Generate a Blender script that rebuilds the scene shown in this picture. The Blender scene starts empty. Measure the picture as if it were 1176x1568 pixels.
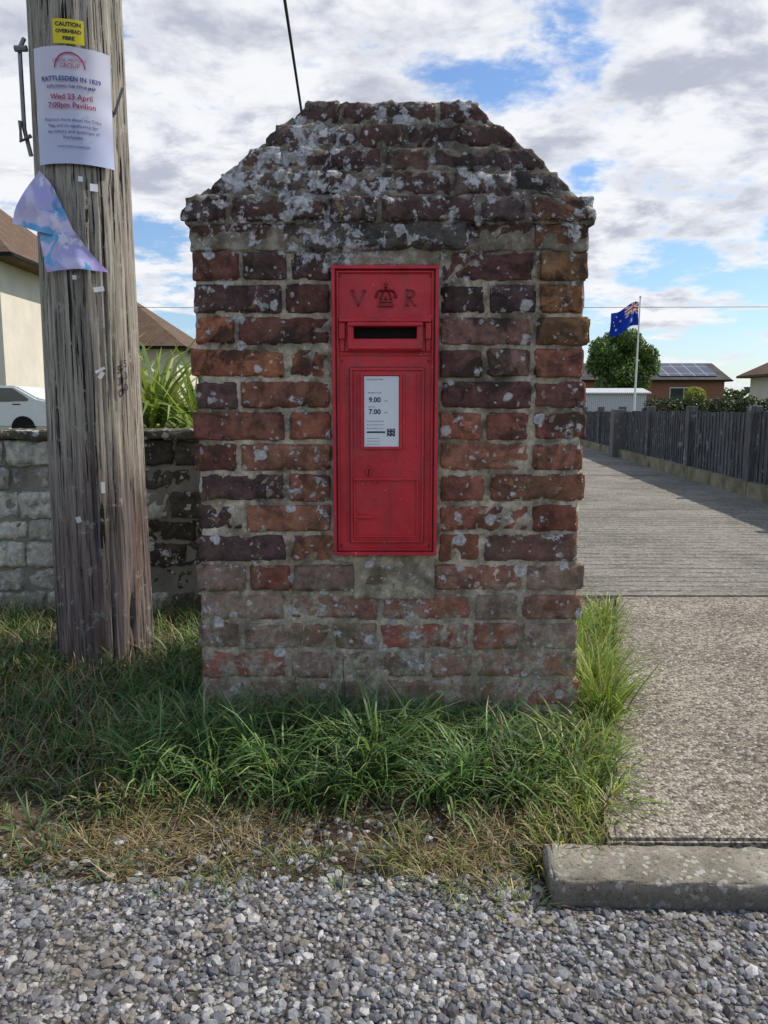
import bpy, bmesh, math, random
import numpy as np
from mathutils import Vector, Matrix, noise

random.seed(7); rng = np.random.default_rng(7)
scene = bpy.context.scene
COL = scene.collection

# ------------------------------------------------------------------ helpers
def link(o, parent=None):
    COL.objects.link(o)
    if parent: o.parent = parent
    return o
def empty(name, loc=(0,0,0)):
    e = bpy.data.objects.new(name, None); e.empty_display_size = .1
    link(e); return e
def mk(name, verts, faces, mat, parent=None, cols=None, smooth=False):
    me = bpy.data.meshes.new(name)
    if isinstance(verts, np.ndarray): verts = verts.tolist()
    if isinstance(faces, np.ndarray): faces = faces.tolist()
    me.from_pydata(verts, [], faces); me.update()
    if cols is not None:
        a = me.color_attributes.new("Col", 'FLOAT_COLOR', 'POINT')
        c = np.ones((len(verts), 4), dtype=np.float32); c[:, :3] = np.asarray(cols, dtype=np.float32)
        a.data.foreach_set("color", c.ravel())
    if smooth: me.polygons.foreach_set("use_smooth", [True]*len(me.polygons))
    if mat: me.materials.append(mat)
    o = bpy.data.objects.new(name, me)
    return link(o, parent)
class Acc:
    def __init__(s): s.v=[]; s.f=[]; s.c=[]
    def add(s, v, f, c=(1,1,1)):
        n=len(s.v); s.v.extend(v); s.f.extend([tuple(i+n for i in q) for q in f])
        if c is not None: s.c.extend([c]*len(v))
    def obj(s, name, mat, parent=None, smooth=False): return mk(name, s.v, s.f, mat, parent, s.c, smooth)
def bbox(x0,x1,y0,y1,z0,z1,bev=0.0,seg=2):
    bm=bmesh.new(); bmesh.ops.create_cube(bm,size=1)
    for v in bm.verts:
        v.co=Vector(((x0+x1)/2+v.co.x*(x1-x0),(y0+y1)/2+v.co.y*(y1-y0),(z0+z1)/2+v.co.z*(z1-z0)))
    if bev>0: bmesh.ops.bevel(bm,geom=bm.edges[:],offset=bev,segments=seg,affect='EDGES',profile=.5)
    bm.verts.index_update()
    v=[tuple(a.co) for a in bm.verts]; f=[tuple(a.index for a in q.verts) for q in bm.faces]; bm.free()
    return v,f
def prism(poly, axis, a0, a1):
    n=len(poly); v=[]
    for a in (a0,a1):
        for p in poly: v.append((a,p[0],p[1]) if axis=='x' else (p[0],a,p[1]))
    f=[tuple(range(n-1,-1,-1)), tuple(range(n,2*n))]+[(i,(i+1)%n,n+(i+1)%n,n+i) for i in range(n)]
    return v,f
def tube(pts, r, seg=10):
    v=[];f=[]
    rs = r if isinstance(r,(list,tuple)) else [r]*len(pts)
    for i,p in enumerate(pts):
        p=Vector(p); d=(Vector(pts[min(i+1,len(pts)-1)])-Vector(pts[max(i-1,0)])).normalized()
        a=d.cross(Vector((0,0,1))) if abs(d.z)<.9 else d.cross(Vector((0,1,0)))
        a.normalize(); b=d.cross(a)
        for k in range(seg):
            t=2*math.pi*k/seg; v.append(tuple(p+(a*math.cos(t)+b*math.sin(t))*rs[i]))
    for i in range(len(pts)-1):
        for k in range(seg):
            f.append((i*seg+k,i*seg+(k+1)%seg,(i+1)*seg+(k+1)%seg,(i+1)*seg+k))
    f.append(tuple(range(seg-1,-1,-1))); n=(len(pts)-1)*seg; f.append(tuple(range(n,n+seg)))
    return v,f
def lines(L, r, res):
    n=max(1,int(round((L-2*r)/res)))
    return [0,.3*r,r]+[r+(L-2*r)*i/n for i in range(1,n)]+[L-r,L-.3*r,L]
def block(x0,x1,y0,y1,z0,z1,r=.008,res=.014,amp=.0025,fr=22,seed=0.0,chip=.0,xf=None,hf=.5):
    """weathered rounded block"""
    X=lines(x1-x0,r,res);Y=lines(y1-y0,r,res*2.2);Z=lines(z1-z0,r,res)
    nx,ny,nz=len(X)-1,len(Y)-1,len(Z)-1
    idx={};vs=[]
    sv=Vector((seed*3.1,seed*1.7,seed*2.3))
    lo=Vector((x0+r,y0+r,z0+r)); hi=Vector((x1-r,y1-r,z1-r))
    def g(i,j,k):
        key=(i,j,k)
        if key in idx: return idx[key]
        p=Vector((x0+X[i],y0+Y[j],z0+Z[k]))
        q=Vector((min(max(p.x,lo.x),hi.x),min(max(p.y,lo.y),hi.y),min(max(p.z,lo.z),hi.z)))
        d=p-q; ne=(abs(d.x)>1e-6)+(abs(d.y)>1e-6)+(abs(d.z)>1e-6)
        if d.length>1e-9: d.normalize()
        s=p*fr+sv
        a=amp*noise.noise(s)+amp*hf*noise.noise(s*3.1)
        if ne>1 and chip>0:
            a-=chip*max(0,noise.noise(s*1.6+Vector((9,9,9)))+.05)
        p=q+d*(r+a)
        if xf: p=xf(p)
        idx[key]=len(vs); vs.append((p.x,p.y,p.z)); return idx[key]
    fs=[]
    for i in range(nx):
        for k in range(nz):
            fs.append((g(i,0,k),g(i+1,0,k),g(i+1,0,k+1),g(i,0,k+1)))
            fs.append((g(i,ny,k),g(i,ny,k+1),g(i+1,ny,k+1),g(i+1,ny,k)))
    for j in range(ny):
        for k in range(nz):
            fs.append((g(0,j,k),g(0,j,k+1),g(0,j+1,k+1),g(0,j+1,k)))
            fs.append((g(nx,j,k),g(nx,j+1,k),g(nx,j+1,k+1),g(nx,j,k+1)))
    for i in range(nx):
        for j in range(ny):
            fs.append((g(i,j,0),g(i,j+1,0),g(i+1,j+1,0),g(i+1,j,0)))
            fs.append((g(i,j,nz),g(i+1,j,nz),g(i+1,j+1,nz),g(i,j+1,nz)))
    return vs,fs
def text_geo(body,size,extrude=0,align='CENTER',offset=0.0):
    cu=bpy.data.curves.new("t",'FONT'); cu.body=body; cu.size=size; cu.extrude=extrude
    cu.align_x=align; cu.align_y='CENTER'; cu.offset=offset; cu.resolution_u=3
    ob=bpy.data.objects.new("t",cu); COL.objects.link(ob)
    dg=bpy.context.evaluated_depsgraph_get(); dg.update()
    me=ob.evaluated_get(dg).to_mesh()
    v=[tuple(p.co) for p in me.vertices]; f=[tuple(p.vertices) for p in me.polygons]
    ob.evaluated_get(dg).to_mesh_clear()
    bpy.data.objects.remove(ob); bpy.data.curves.remove(cu)
    return v,f

# ------------------------------------------------------------------ materials
class MT:
    def __init__(s,name):
        s.m=bpy.data.materials.new(name); s.m.use_nodes=True; s.nt=s.m.node_tree
        s.b=s.nt.nodes["Principled BSDF"]; s.out=s.nt.nodes["Material Output"]
        s.co=s.n('ShaderNodeTexCoord').outputs['Object']
    def n(s,t): return s.nt.nodes.new(t)
    def set(s,inp,val):
        if hasattr(val,'is_linked') or hasattr(val,'links'): s.nt.links.new(val,inp)
        else:
            if isinstance(val,(tuple,list)) and len(val)==3 and inp.type=='RGBA': val=(*val,1)
            inp.default_value=val
    def noise(s,scale,detail=4,rough=.55,co=None,dist=0,out='Fac'):
        n=s.n('ShaderNodeTexNoise'); s.set(n.inputs['Vector'],co or s.co)
        n.inputs['Scale'].default_value=scale; n.inputs['Detail'].default_value=detail
        n.inputs['Roughness'].default_value=rough; n.inputs['Distortion'].default_value=dist
        return n.outputs[out]
    def vor(s,scale,co=None,feat='F1',out='Distance'):
        n=s.n('ShaderNodeTexVoronoi'); n.feature=feat; s.set(n.inputs['Vector'],co or s.co)
        n.inputs['Scale'].default_value=scale; return n.outputs[out]
    def map(s,val,a,b,c=0,d=1):
        n=s.n('ShaderNodeMapRange'); n.interpolation_type='SMOOTHSTEP'; s.set(n.inputs[0],val)
        for i,x in enumerate((a,b,c,d)): n.inputs[i+1].default_value=x
        return n.outputs[0]
    def math(s,op,a,b=0.0,clamp=False):
        n=s.n('ShaderNodeMath'); n.operation=op; n.use_clamp=clamp
        s.set(n.inputs[0],a); s.set(n.inputs[1],b); return n.outputs[0]
    def mix(s,f,a,b,blend='MIX'):
        n=s.n('ShaderNodeMix'); n.data_type='RGBA'; n.blend_type=blend
        s.set(n.inputs[0],f); s.set(n.inputs[6],a); s.set(n.inputs[7],b); return n.outputs[2]
    def scaleco(s,v,co=None):
        n=s.n('ShaderNodeVectorMath'); n.operation='MULTIPLY'; s.set(n.inputs[0],co or s.co)
        n.inputs[1].default_value=v; return n.outputs[0]
    def warp(s,amt,scale):
        nn=s.noise(scale,3,out='Color'); a=s.n('ShaderNodeVectorMath'); a.operation='SUBTRACT'; s.set(a.inputs[0],nn); a.inputs[1].default_value=(.5,.5,.5)
        b=s.n('ShaderNodeVectorMath'); b.operation='SCALE'; s.set(b.inputs[0],a.outputs[0]); b.inputs['Scale'].default_value=amt
        c=s.n('ShaderNodeVectorMath'); c.operation='ADD'; s.set(c.inputs[0],s.co); s.set(c.inputs[1],b.outputs[0]); return c.outputs[0]
    def sep(s,co=None):
        n=s.n('ShaderNodeSeparateXYZ'); s.set(n.inputs[0],co or s.co); return n.outputs
    def attr(s):
        n=s.n('ShaderNodeAttribute'); n.attribute_name="Col"; return n.outputs['Color']
    def bump(s,h,strength=.5,dist=.002,nrm=None):
        n=s.n('ShaderNodeBump'); s.set(n.inputs['Height'],h)
        n.inputs['Strength'].default_value=strength; n.inputs['Distance'].default_value=dist
        if nrm: s.set(n.inputs['Normal'],nrm)
        return n.outputs[0]
    def fin(s,col,rough=.9,nrm=None,spec=.3,metal=0):
        s.set(s.b.inputs['Base Color'],col); s.set(s.b.inputs['Roughness'],rough)
        s.b.inputs['Specular IOR Level'].default_value=spec; s.b.inputs['Metallic'].default_value=metal
        if nrm: s.set(s.b.inputs['Normal'],nrm)
        return s.m
def simple(name,col,rough=.8,scale=8,var=.25,bscale=60,bstr=.3,bd=.003,spec=.3,metal=0):
    m=MT(name); f=m.noise(scale,5); c=m.mix(m.map(f,.3,.7),tuple(x*(1-var) for x in col),tuple(min(1,x*(1+var)) for x in col))
    return m.fin(c,rough,m.bump(m.noise(bscale,4),bstr,bd),spec,metal)
def gray(m,v):
    n=m.n('ShaderNodeCombineColor')
    for i in range(3): m.set(n.inputs[i],v)
    return n.outputs[0]

def masonry_mat(name, mortar=False, wall=False):
    m=MT(name); z=m.sep()[2]
    base=m.attr()
    if mortar:
        base=m.mix(m.map(m.noise(17,7,.65),.38,.62),(.30,.25,.18),(.68,.60,.46))
        base=m.mix(m.map(z,1.10,1.24,0,.60),base,(.15,.135,.115))
    v=m.map(m.noise(30,8,.72),.25,.75,.50,1.6)
    c=m.mix(1,base,gray(m,v),'MULTIPLY')
    if not wall and not mortar:   # purple / burnt mottling inside the bricks
        c=m.mix(m.map(m.noise(19,6,.7),.50,.62,0,.45),c,(.095,.055,.058))
        c=m.mix(m.map(m.noise(48,5,.7),.60,.68,0,.5),c,(.33,.21,.16))
    if wall: dk=m.map(m.noise(5,6,.65),.54,.68,0,.5)
    else:
        dk=m.math('MULTIPLY',m.map(m.noise(12,7,.7,dist=.6),.49,.61),m.map(z,.25,1.0,.25,.80))
        if mortar: dk=m.math('MULTIPLY',dk,.6)
    c=m.mix(dk,c,(.040,.034,.035))
    if not wall:
        lf=m.math('MULTIPLY',m.map(m.math('ADD',z,m.math('MULTIPLY',m.noise(9,6,.65),.40)),.36,.70,1,0),m.map(m.noise(20,8,.72),.44,.56,.10,.85))
        c=m.mix(lf,c,m.mix(m.map(m.noise(55,6,.7),.35,.65),(.28,.255,.205),(.60,.555,.455)))
        # damp algae near the ground
        c=m.mix(m.math('MULTIPLY',m.map(m.noise(6,5),.50,.64),m.map(z,.10,.9,.45,.18)),c,(.13,.135,.06))
    region=m.map(m.noise(5.0,4),.40,.60)
    top=m.map(z,.95,1.25)
    thr=m.math('SUBTRACT',.668,m.math('MULTIPLY',region,.105))
    if not wall: thr=m.math('SUBTRACT',thr,m.math('MULTIPLY',top,.085))
    n1=m.noise(28,8,.70,dist=.25)
    l1=m.math('MINIMUM',m.math('MAXIMUM',m.math('MULTIPLY',m.math('SUBTRACT',n1,thr),34),0),1)
    lc=m.mix(m.map(m.noise(60,6,.72),.38,.60),(.36,.355,.37),(.84,.83,.82))
    c=m.mix(m.math('MULTIPLY',l1,.94),c,lc)
    wc=m.warp(.024,45)
    def ros(sc,lo,rmax,op):
        vd=m.vor(sc,wc); sp=m.sep(m.vor(sc,wc,out='Color'))[0]
        rad=m.map(sp,lo,1.0,0.0,rmax)
        l=m.math('MINIMUM',m.math('MAXIMUM',m.math('MULTIPLY',m.math('SUBTRACT',rad,vd),14),0),1)
        return m.math('MULTIPLY',l,op)
    lcol=m.mix(m.map(m.noise(110,3),.3,.7),(.46,.46,.47),(.82,.81,.80))
    c=m.mix(ros(27,.70,.44,.88),c,lcol)
    c=m.mix(ros(75,.66,.40,.65),c,lcol)
    oy=m.math('MULTIPLY',m.map(m.noise(26,6,.65,co=m.scaleco((1.3,1,1.1))),.61,.66),m.map(m.noise(5,2),.45,.6))
    c=m.mix(m.math('MULTIPLY',oy,.75),c,(.36,.28,.11))
    h=m.math('ADD',m.math('MULTIPLY',m.noise(60,9,.78),1.5),m.math('MULTIPLY',l1,.25))
    nrm=m.bump(h,1.0,.008)
    return m.fin(c,.96,nrm,.12)

MAT_BRICK=masonry_mat("old_brick"); MAT_MORTAR=masonry_mat("lime_mortar",mortar=True)
MAT_STONE=masonry_mat("wall_stone",wall=True)

def redpaint(name,k=1.0):
    m=MT(name)
    c=m.mix(m.map(m.noise(9,5),.3,.7),(.45*k,.010*k,.022*k),(.64*k,.022*k,.040*k))
    c=m.mix(m.math('MULTIPLY',m.map(m.noise(22,7,.7),.50,.72),.40),c,(.37*k,.07*k,.08*k))
    st=m.noise(26,5,.65,co=m.scaleco((1,1,.12)))
    c=m.mix(m.math('MULTIPLY',m.map(st,.50,.68),.38),c,(.20*k,.03*k,.035*k))
    c=m.mix(m.map(m.noise(55,5,.65),.67,.70),c,(.07,.025,.02)); c=m.mix(m.map(m.noise(110,3,.6),.71,.73),c,(.45,.35,.33))
    return m.fin(c,m.map(m.noise(25,4),.3,.7,.28,.50),m.bump(m.math('ADD',m.noise(120,4,.6),m.math('MULTIPLY',m.noise(22,3),1.2)),.5,.0018),.5)
MAT_RED=redpaint("red_paint"); MAT_RED2=redpaint("red_paint_shaded",.42)  # darker copy puts the shading of lettering, crown and recess edges into the colour
MAT_BLACK=simple("black",(.006,.006,.006),.8,bstr=0)
MAT_WHITE=simple("white_card",(.74,.77,.80),.5,var=.03,bstr=.05)
MAT_INK=simple("ink",(.03,.035,.06),.7,bstr=0); MAT_INKB=simple("ink_blue",(.04,.05,.22),.7,bstr=0)
MAT_INKR=simple("ink_red",(.45,.05,.12),.7,bstr=0)

# ------------------------------------------------------------------ camera
cam_h=.82
cd=bpy.data.cameras.new("camera"); cam=bpy.data.objects.new("camera",cd); link(cam)
cam.location=(0,0,cam_h); cam.rotation_euler=(math.radians(90-7.7),0,0)
cd.sensor_fit='VERTICAL'; cd.sensor_height=36; cd.lens=27.05; cd.clip_start=.02; cd.clip_end=3000
scene.camera=cam

# ------------------------------------------------------------------ light
EL=math.radians(47); AZ=math.atan2(.95,.31)
S=Vector((math.sin(AZ)*math.cos(EL),math.cos(AZ)*math.cos(EL),math.sin(EL)))
ld=bpy.data.lights.new("sun",'SUN'); ld.energy=4.7; ld.angle=math.radians(.6); ld.color=(1,.92,.80)
lo=bpy.data.objects.new("sun",ld); lo.rotation_euler=S.to_track_quat('Z','Y').to_euler(); link(lo)
w=bpy.data.worlds.new("World"); scene.world=w; w.use_nodes=True; nt=w.node_tree
for n in list(nt.nodes): nt.nodes.remove(n)
W=MT.__new__(MT); W.nt=nt
W.co=W.n('ShaderNodeTexCoord').outputs['Generated']
sky=W.n('ShaderNodeTexSky'); sky.sky_type='NISHITA'; sky.sun_disc=False
sky.sun_elevation=EL; sky.sun_rotation=AZ; sky.air_density=1.2; sky.dust_density=.5
x,y,z=W.sep()[0:3]
zc=W.math('ADD',W.math('MAXIMUM',z,0),.20)
cv=W.n('ShaderNodeCombineXYZ'); W.set(cv.inputs[0],W.math('DIVIDE',x,zc)); W.set(cv.inputs[1],W.math('DIVIDE',y,zc)); cv.inputs[2].default_value=1.3
P=cv.outputs[0]
big=W.noise(.9,3,.5,co=P); med=W.noise(3.4,9,.60,co=P,dist=.12)
dens=W.math('ADD',W.math('MULTIPLY',big,.45),W.math('MULTIPLY',med,.65))
mask=W.map(dens,.490,.580,0,1)
shade=W.noise(4.2,9,.60,co=W.scaleco((1.0,1.15,1.0),P),dist=.2)
cc=W.mix(W.map(shade,.40,.60),(3.6,3.8,4.5),(6.8,6.85,7.05))
edge=W.map(dens,.54,.66,1,0)
cc=W.mix(W.math('MULTIPLY',edge,.70),cc,(6.8,6.9,7.1))
skyc=W.mix(1,sky.outputs[0],(.74,.88,1.10),'MULTIPLY')
fc=W.mix(W.math('MULTIPLY',mask,.97),skyc,cc)
hz=W.map(z,0,.10,.40,0)
fc=W.mix(hz,fc,(5.9,6.15,6.6))
bg=W.n('ShaderNodeBackground'); W.set(bg.inputs[0],fc); bg.inputs[1].default_value=.140
wo=W.n('ShaderNodeOutputWorld'); nt.links.new(bg.outputs[0],wo.inputs[0])
scene.view_settings.view_transform='Standard'; scene.view_settings.look='None'; scene.view_settings.exposure=0

# ------------------------------------------------------------------ brick pillar
pillar=empty("brick_pillar")
BX0,BX1=-.447,.474; BY0,BY1=1.85,2.39; CH=1.185/16
def bcol(x,z):
    dark=[(.16,.08,.072),(.14,.075,.07),(.11,.07,.07),(.20,.10,.08),(.15,.09,.082),(.22,.10,.075)]
    if z>1.02 or (z>.80 and random.random()<.55): pal=dark
    elif z>.45: pal=[(.32,.13,.092),(.28,.115,.085),(.36,.145,.098),(.17,.085,.078),(.12,.075,.073),(.25,.14,.115),(.38,.175,.115),(.22,.105,.088),(.30,.18,.145)]
    else: pal=[(.36,.17,.12),(.36,.20,.15),(.31,.21,.165),(.38,.14,.10),(.29,.20,.155)]
    if z>1.0 and x>.40: pal=[(.34,.19,.10),(.26,.14,.09)]
    c=random.choice(pal); k=random.uniform(.74,1.25)
    return (c[0]*k,c[1]*k,c[2]*k)
A=Acc()
def sx(z): return 1+ (1.1-z)*.022
def put(x0,x1,y0,y1,z0,z1,col=None,res=.011,r=.0055,amp=.0032,chip=.013,xf=None):
    s=random.random()*50
    dy=random.uniform(-.0045,.0025); dx=random.uniform(-.002,.002)
    tl=random.uniform(-.016,.016); cx,cz=(x0+x1)/2,(z0+z1)/2; ty=random.uniform(-.025,.025)
    def f(p):
        q=Vector((p.x,p.y,p.z)); q.z+= (p.x-cx)*tl; q.y+=dy+(p.x-cx)*ty; q.x+=dx
        q.x*=sx(q.z)
        return xf(q) if xf else q
    v,fc=block(x0,x1,y0,y1,z0,z1,r,res,amp,24,s,chip,f)
    A.add(v,fc,col or bcol(cx,cz))
def fill(x0,x1,start):
    out=[];x=x0;t=start
    while x<x1-.03:
        wd=.214 if t else .102
        wd+=random.uniform(-.008,.008)
        if x+wd+.011>x1-.055: wd=x1-x
        if wd>.26: wd=wd/2-.005
        out.append((x,x+wd)); x+=wd+.011; t=not t if random.random()<.85 else t
    return out
OPX0,OPX1=-.126,.134
for r in range(16):
    z0=r*CH+.0045; z1=(r+1)*CH-.0055
    st=(r%2==0)
    if 6<=r<=15: spans=[(a,b) for a,b in fill(BX0,OPX0,st)]+[(a,b) for a,b in fill(OPX1,BX1,not st)]
    else: spans=fill(BX0,BX1,st)
    for i,(a,b) in enumerate(spans):
        if i==0: a+=random.uniform(-.008,.007)
        if i==len(spans)-1: b+=random.uniform(-.011,.011)
        c=None
        if r in (12,13) and i==0: c=(.44,.18,.10)
        if r==14 and i==len(spans)-1: c=(.36,.18,.09)
        if r in (9,7) and i==1: c=(.36,.17,.11)
        if r==3 and i==3: c=(.36,.11,.08)
        put(a,b,BY0,BY0+.10,z0+random.uniform(-.0015,.0015),z1+random.uniform(-.0015,.0015),c)
    for side in (0,1):
        for a,b in fill(BY0+.111,BY1-.111,not st):
            if side==0: put(BX0+random.uniform(-.004,.004),BX0+.10,a,b,z0,z1,None,res=.03)
            else: put(BX1-.10,BX1+random.uniform(-.004,.004),a,b,z0,z1,None,res=.03)
    for a,b in fill(BX0,BX1,not st): put(a,b,BY1-.10,BY1,z0,z1,None,res=.04)
# weathered corbelled cap: (z0,z1,xl,xr,front y)
caps=[(1.187,1.243,-.457,.480,1.842),(1.244,1.303,-.466,.488,1.834),(1.303,1.360,-.403,.430,1.851),
      (1.360,1.417,-.340,.374,1.868),(1.417,1.475,-.278,.308,1.886),(1.475,1.532,-.212,.247,1.904)]
capcols=[(.14,.08,.07),(.13,.08,.072),(.18,.11,.09),(.12,.085,.08),(.18,.13,.115),(.15,.115,.105)]
for ci,(z0,z1,xl,xr,fy) in enumerate(caps):
    by=BY1-(fy-BY0)
    spans=fill(xl,xr,ci%2==0)
    h=z1-z0
    def xf(q,z0=z0,h=h,xl=xl,xr=xr,fy=fy,by=by,ci=ci):
        t=max(0,min(1,(q.z-z0)/h))
        if ci==0:
            k=(1-t)*.014; kx=k
        else:
            k=.30*max(0,t-.5)*h; kx=1.0*max(0,t-.34)*h
        el=max(0,min(1,(xl+.075-q.x)/.06)); er=max(0,min(1,(q.x-xr+.075)/.06))
        q.x+=kx*el; q.x-=kx*er
        if q.y<fy+.05: q.y+=k
        if q.y>by-.05: q.y-=k
        return q
    for (a,b) in spans:
        c=random.choice(capcols)
        if ci<2 and b>xr-.02: c=(.24,.12,.075)
        put(a,b,fy,by,z0+.001,z1-.0015,c,res=.010,r=.0045,amp=.0060,chip=.018,xf=xf)
A.obj("bricks",MAT_BRICK,pillar,True)
Mo=Acc()
v,f=block(BX0+.005,BX1-.005,BY0+.0040,BY1-.005,-.05,1.20,.008,.012,.0055,36,3,0,lambda q:Vector((q.x*sx(q.z),q.y,q.z)),.9); Mo.add(v,f)
for ci,(z0,z1,xl,xr,fy) in enumerate(caps):
    by=BY1-(fy-BY0); d=.005
    e=.0 if ci<2 else .022
    v,f=block(xl+d+e,xr-d-e,fy+d+.001,by-d,z0-.006,z1-.002,.006,.013,.007,28,ci*3.3+1,0,None,.9); Mo.add(v,f)
for ci in range(1,5):
    z0,z1,xl,xr,fy=caps[ci]; n0=caps[ci+1]; by=BY1-(fy-BY0); nby=BY1-(n0[4]-BY0)
    zb=z1-.030; zt=n0[0]+.014
    def xf(q,zb=zb,zt=zt,xl=xl,xr=xr,fy=fy,by=by,n0=n0,nby=nby):
        t=max(0,min(1,(q.z-zb)/(zt-zb)))
        cx=(xl+xr)/2; k=1+((n0[3]-n0[2]+.004)/(xr-xl-.024)-1)*t
        cy=(fy+by)/2; ky=1+((nby-n0[4]+.001)/(by-fy-.02)-1)*t
        return Vector((cx+(q.x-cx)*k,cy+(q.y-cy)*ky,q.z))
    v,f=block(xl+.012,xr-.012,fy+.010,by-.010,zb,zt,.004,.012,.007,34,ci*7.7,0,xf,1.0); Mo.add(v,f)
v,f=block(-.075,.125,BY0-.004,BY0+.05,.352,.462,.008,.012,.004,30,5,0); Mo.add(v,f)
v,f=block(-.125,.132,BY0-.001,BY0+.05,.446,.470,.006,.012,.003,30,6,0); Mo.add(v,f)
v,f=block(-.124,.130,BY0-.001,BY0+.05,1.148,1.186,.006,.012,.003,30,6.4,0); Mo.add(v,f)
Mo.obj("mortar",MAT_MORTAR,pillar,True)
L=Acc()
v,f=block(-.190,.196,BY0-.014,BY0+.06,1.182,1.248,.010,.010,.006,24,11,.016,None,.8); L.add(v,f,(.14,.125,.115))
L.obj("stone_lintel",MAT_BRICK,pillar,True)

# ------------------------------------------------------------------ wall post box
pb=empty("wall_post_box")
def lx(u): return -.1215+.001553*u
def lz(v): return 1.1455-.001543*v
FY=BY0
R=Acc(); R2=Acc()
def rb(u0,u1,v0,v1,p,bev=.0015,back=.02,acc=None):
    v,f=bbox(lx(u0),lx(u1),FY-p,FY+back,lz(v1),lz(v0),bev); (acc or R).add(v,f)
def ring(u0,u1,v0,v1,w,p,bev=.0012):
    rb(u0,u1,v0,v0+w,p,bev); rb(u0,u1,v1-w,v1,p-.0002,bev)
    rb(u0,u0+w,v0+w*.6,v1-w*.6,p-.0004,bev); rb(u1-w,u1,v0+w*.6,v1-w*.6,p-.0006,bev)
rb(0,160,0,440,.006,.001)
ring(0,160,0,440,5,.021); ring(7,153,7,433,3,.0145)
rb(9,151,72,77,.016); rb(11,149,77,83,.026,.002); rb(11,20,83,108,.020,.002); rb(140,149,83,108,.020,.002)
rb(12,19,100,126,.013,.002); rb(141,148,100,126,.013,.002)
rb(24,136,84,90,.040,.0025); rb(24,33,88,124,.034,.003); rb(127,136,88,124,.0338,.003)
rb(24.5,135.5,108,124,.0345,.003); rb(20,140,121,126,.020,.002)
rb(12,148,129,132,.011,.001)
sl=Acc(); rb(33,127,90,108.5,.009,0,.0,sl); sl.obj("letter_slot",MAT_BLACK,pb)
rb(29,137,153,418,.013,.002); ring(27,139,151,420,3.2,.019)
ring(43,106,158,274,4,.0215); rb(106,110,160,272,.018); rb(33,36,160,272,.017); rb(128,131,160,272,.017)
rb(31,131,318,323,.0195,.002); rb(31,34,323,411,.018); rb(128,131,323,411,.018); rb(31,131,409,412,.0178)
rb(34,62,377,382,.022,.002); rb(31,37,372,387,.019,.002)
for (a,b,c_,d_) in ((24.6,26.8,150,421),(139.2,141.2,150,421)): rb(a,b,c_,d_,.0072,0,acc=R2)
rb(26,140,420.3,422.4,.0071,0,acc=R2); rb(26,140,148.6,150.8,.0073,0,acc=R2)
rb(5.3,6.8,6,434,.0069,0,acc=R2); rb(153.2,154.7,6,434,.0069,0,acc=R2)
def disc(u,v,r,p,seg=20,ry=1.0,acc=None):
    acc=acc or R; vs=[];n=seg
    for pp,rr in ((0.0,1.0),(p*.8,1.0),(p,.8)):
        for k in range(n):
            t=2*math.pi*k/n; vs.append((lx(u)+math.cos(t)*r*rr,FY-pp,lz(v)+math.sin(t)*r*rr*ry))
    f=[]
    for i in range(2):
        for k in range(n): f.append((i*n+k,(i+1)*n+k,(i+1)*n+(k+1)%n,i*n+(k+1)%n))
    f.append(tuple(range(2*n,3*n))[::-1]); acc.add(vs,f)
disc(55,308,.0085,.0185,ry=1.45); disc(63,352,.004,.0165); disc(100,398,.005,.017); disc(64,325,.004,.0215)
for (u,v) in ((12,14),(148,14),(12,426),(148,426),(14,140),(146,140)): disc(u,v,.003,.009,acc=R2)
def orb(u,v,rx,rz,ry=.0035,y=.006):
    vs=[];fs=[];n=12;mm=5
    for i in range(mm+1):
        a=math.pi/2*i/mm
        for k in range(n):
            t=2*math.pi*k/n; vs.append((lx(u)+rx*math.cos(a)*math.cos(t),FY-y-ry*math.sin(a),lz(v)+rz*math.cos(a)*math.sin(t)))
    for i in range(mm):
        for k in range(n): fs.append((i*n+k,(i+1)*n+k,(i+1)*n+(k+1)%n,i*n+(k+1)%n))
    R2.add(vs,fs)
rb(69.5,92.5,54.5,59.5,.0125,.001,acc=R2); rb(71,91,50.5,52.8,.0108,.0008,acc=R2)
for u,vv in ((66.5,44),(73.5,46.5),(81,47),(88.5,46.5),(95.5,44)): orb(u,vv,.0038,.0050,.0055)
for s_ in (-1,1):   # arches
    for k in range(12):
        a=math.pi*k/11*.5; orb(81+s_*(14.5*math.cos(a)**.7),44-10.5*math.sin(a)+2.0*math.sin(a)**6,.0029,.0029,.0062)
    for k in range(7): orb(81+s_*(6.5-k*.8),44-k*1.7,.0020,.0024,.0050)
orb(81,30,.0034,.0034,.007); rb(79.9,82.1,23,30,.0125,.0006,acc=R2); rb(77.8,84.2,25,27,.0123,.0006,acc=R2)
def stroke(pts,w=1.9,p=.0105):
    for (a,b) in zip(pts[:-1],pts[1:]):
        a0=Vector((lx(a[0]),lz(a[1]))); b0=Vector((lx(b[0]),lz(b[1]))); d=(b0-a0).normalized(); nn=Vector((-d.y,d.x))*w*.00155/2
        q=[a0-nn-d*.0006,b0-nn+d*.0006,b0+nn+d*.0006,a0+nn-d*.0006]
        v=[(t.x,FY-.004,t.y) for t in q]+[(t.x,FY-p,t.y) for t in q]
        R2.add(v,[(4,5,6,7),(0,1,5,4),(1,2,6,5),(2,3,7,6),(3,0,4,7)])
stroke([(30.5,35.5),(39.5,58)],2.6); stroke([(39.5,58),(49,35.5)],1.8); stroke([(28,35.5),(33.5,35.5)],1.2); stroke([(46.5,35.5),(51,35.5)],1.2)
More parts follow.
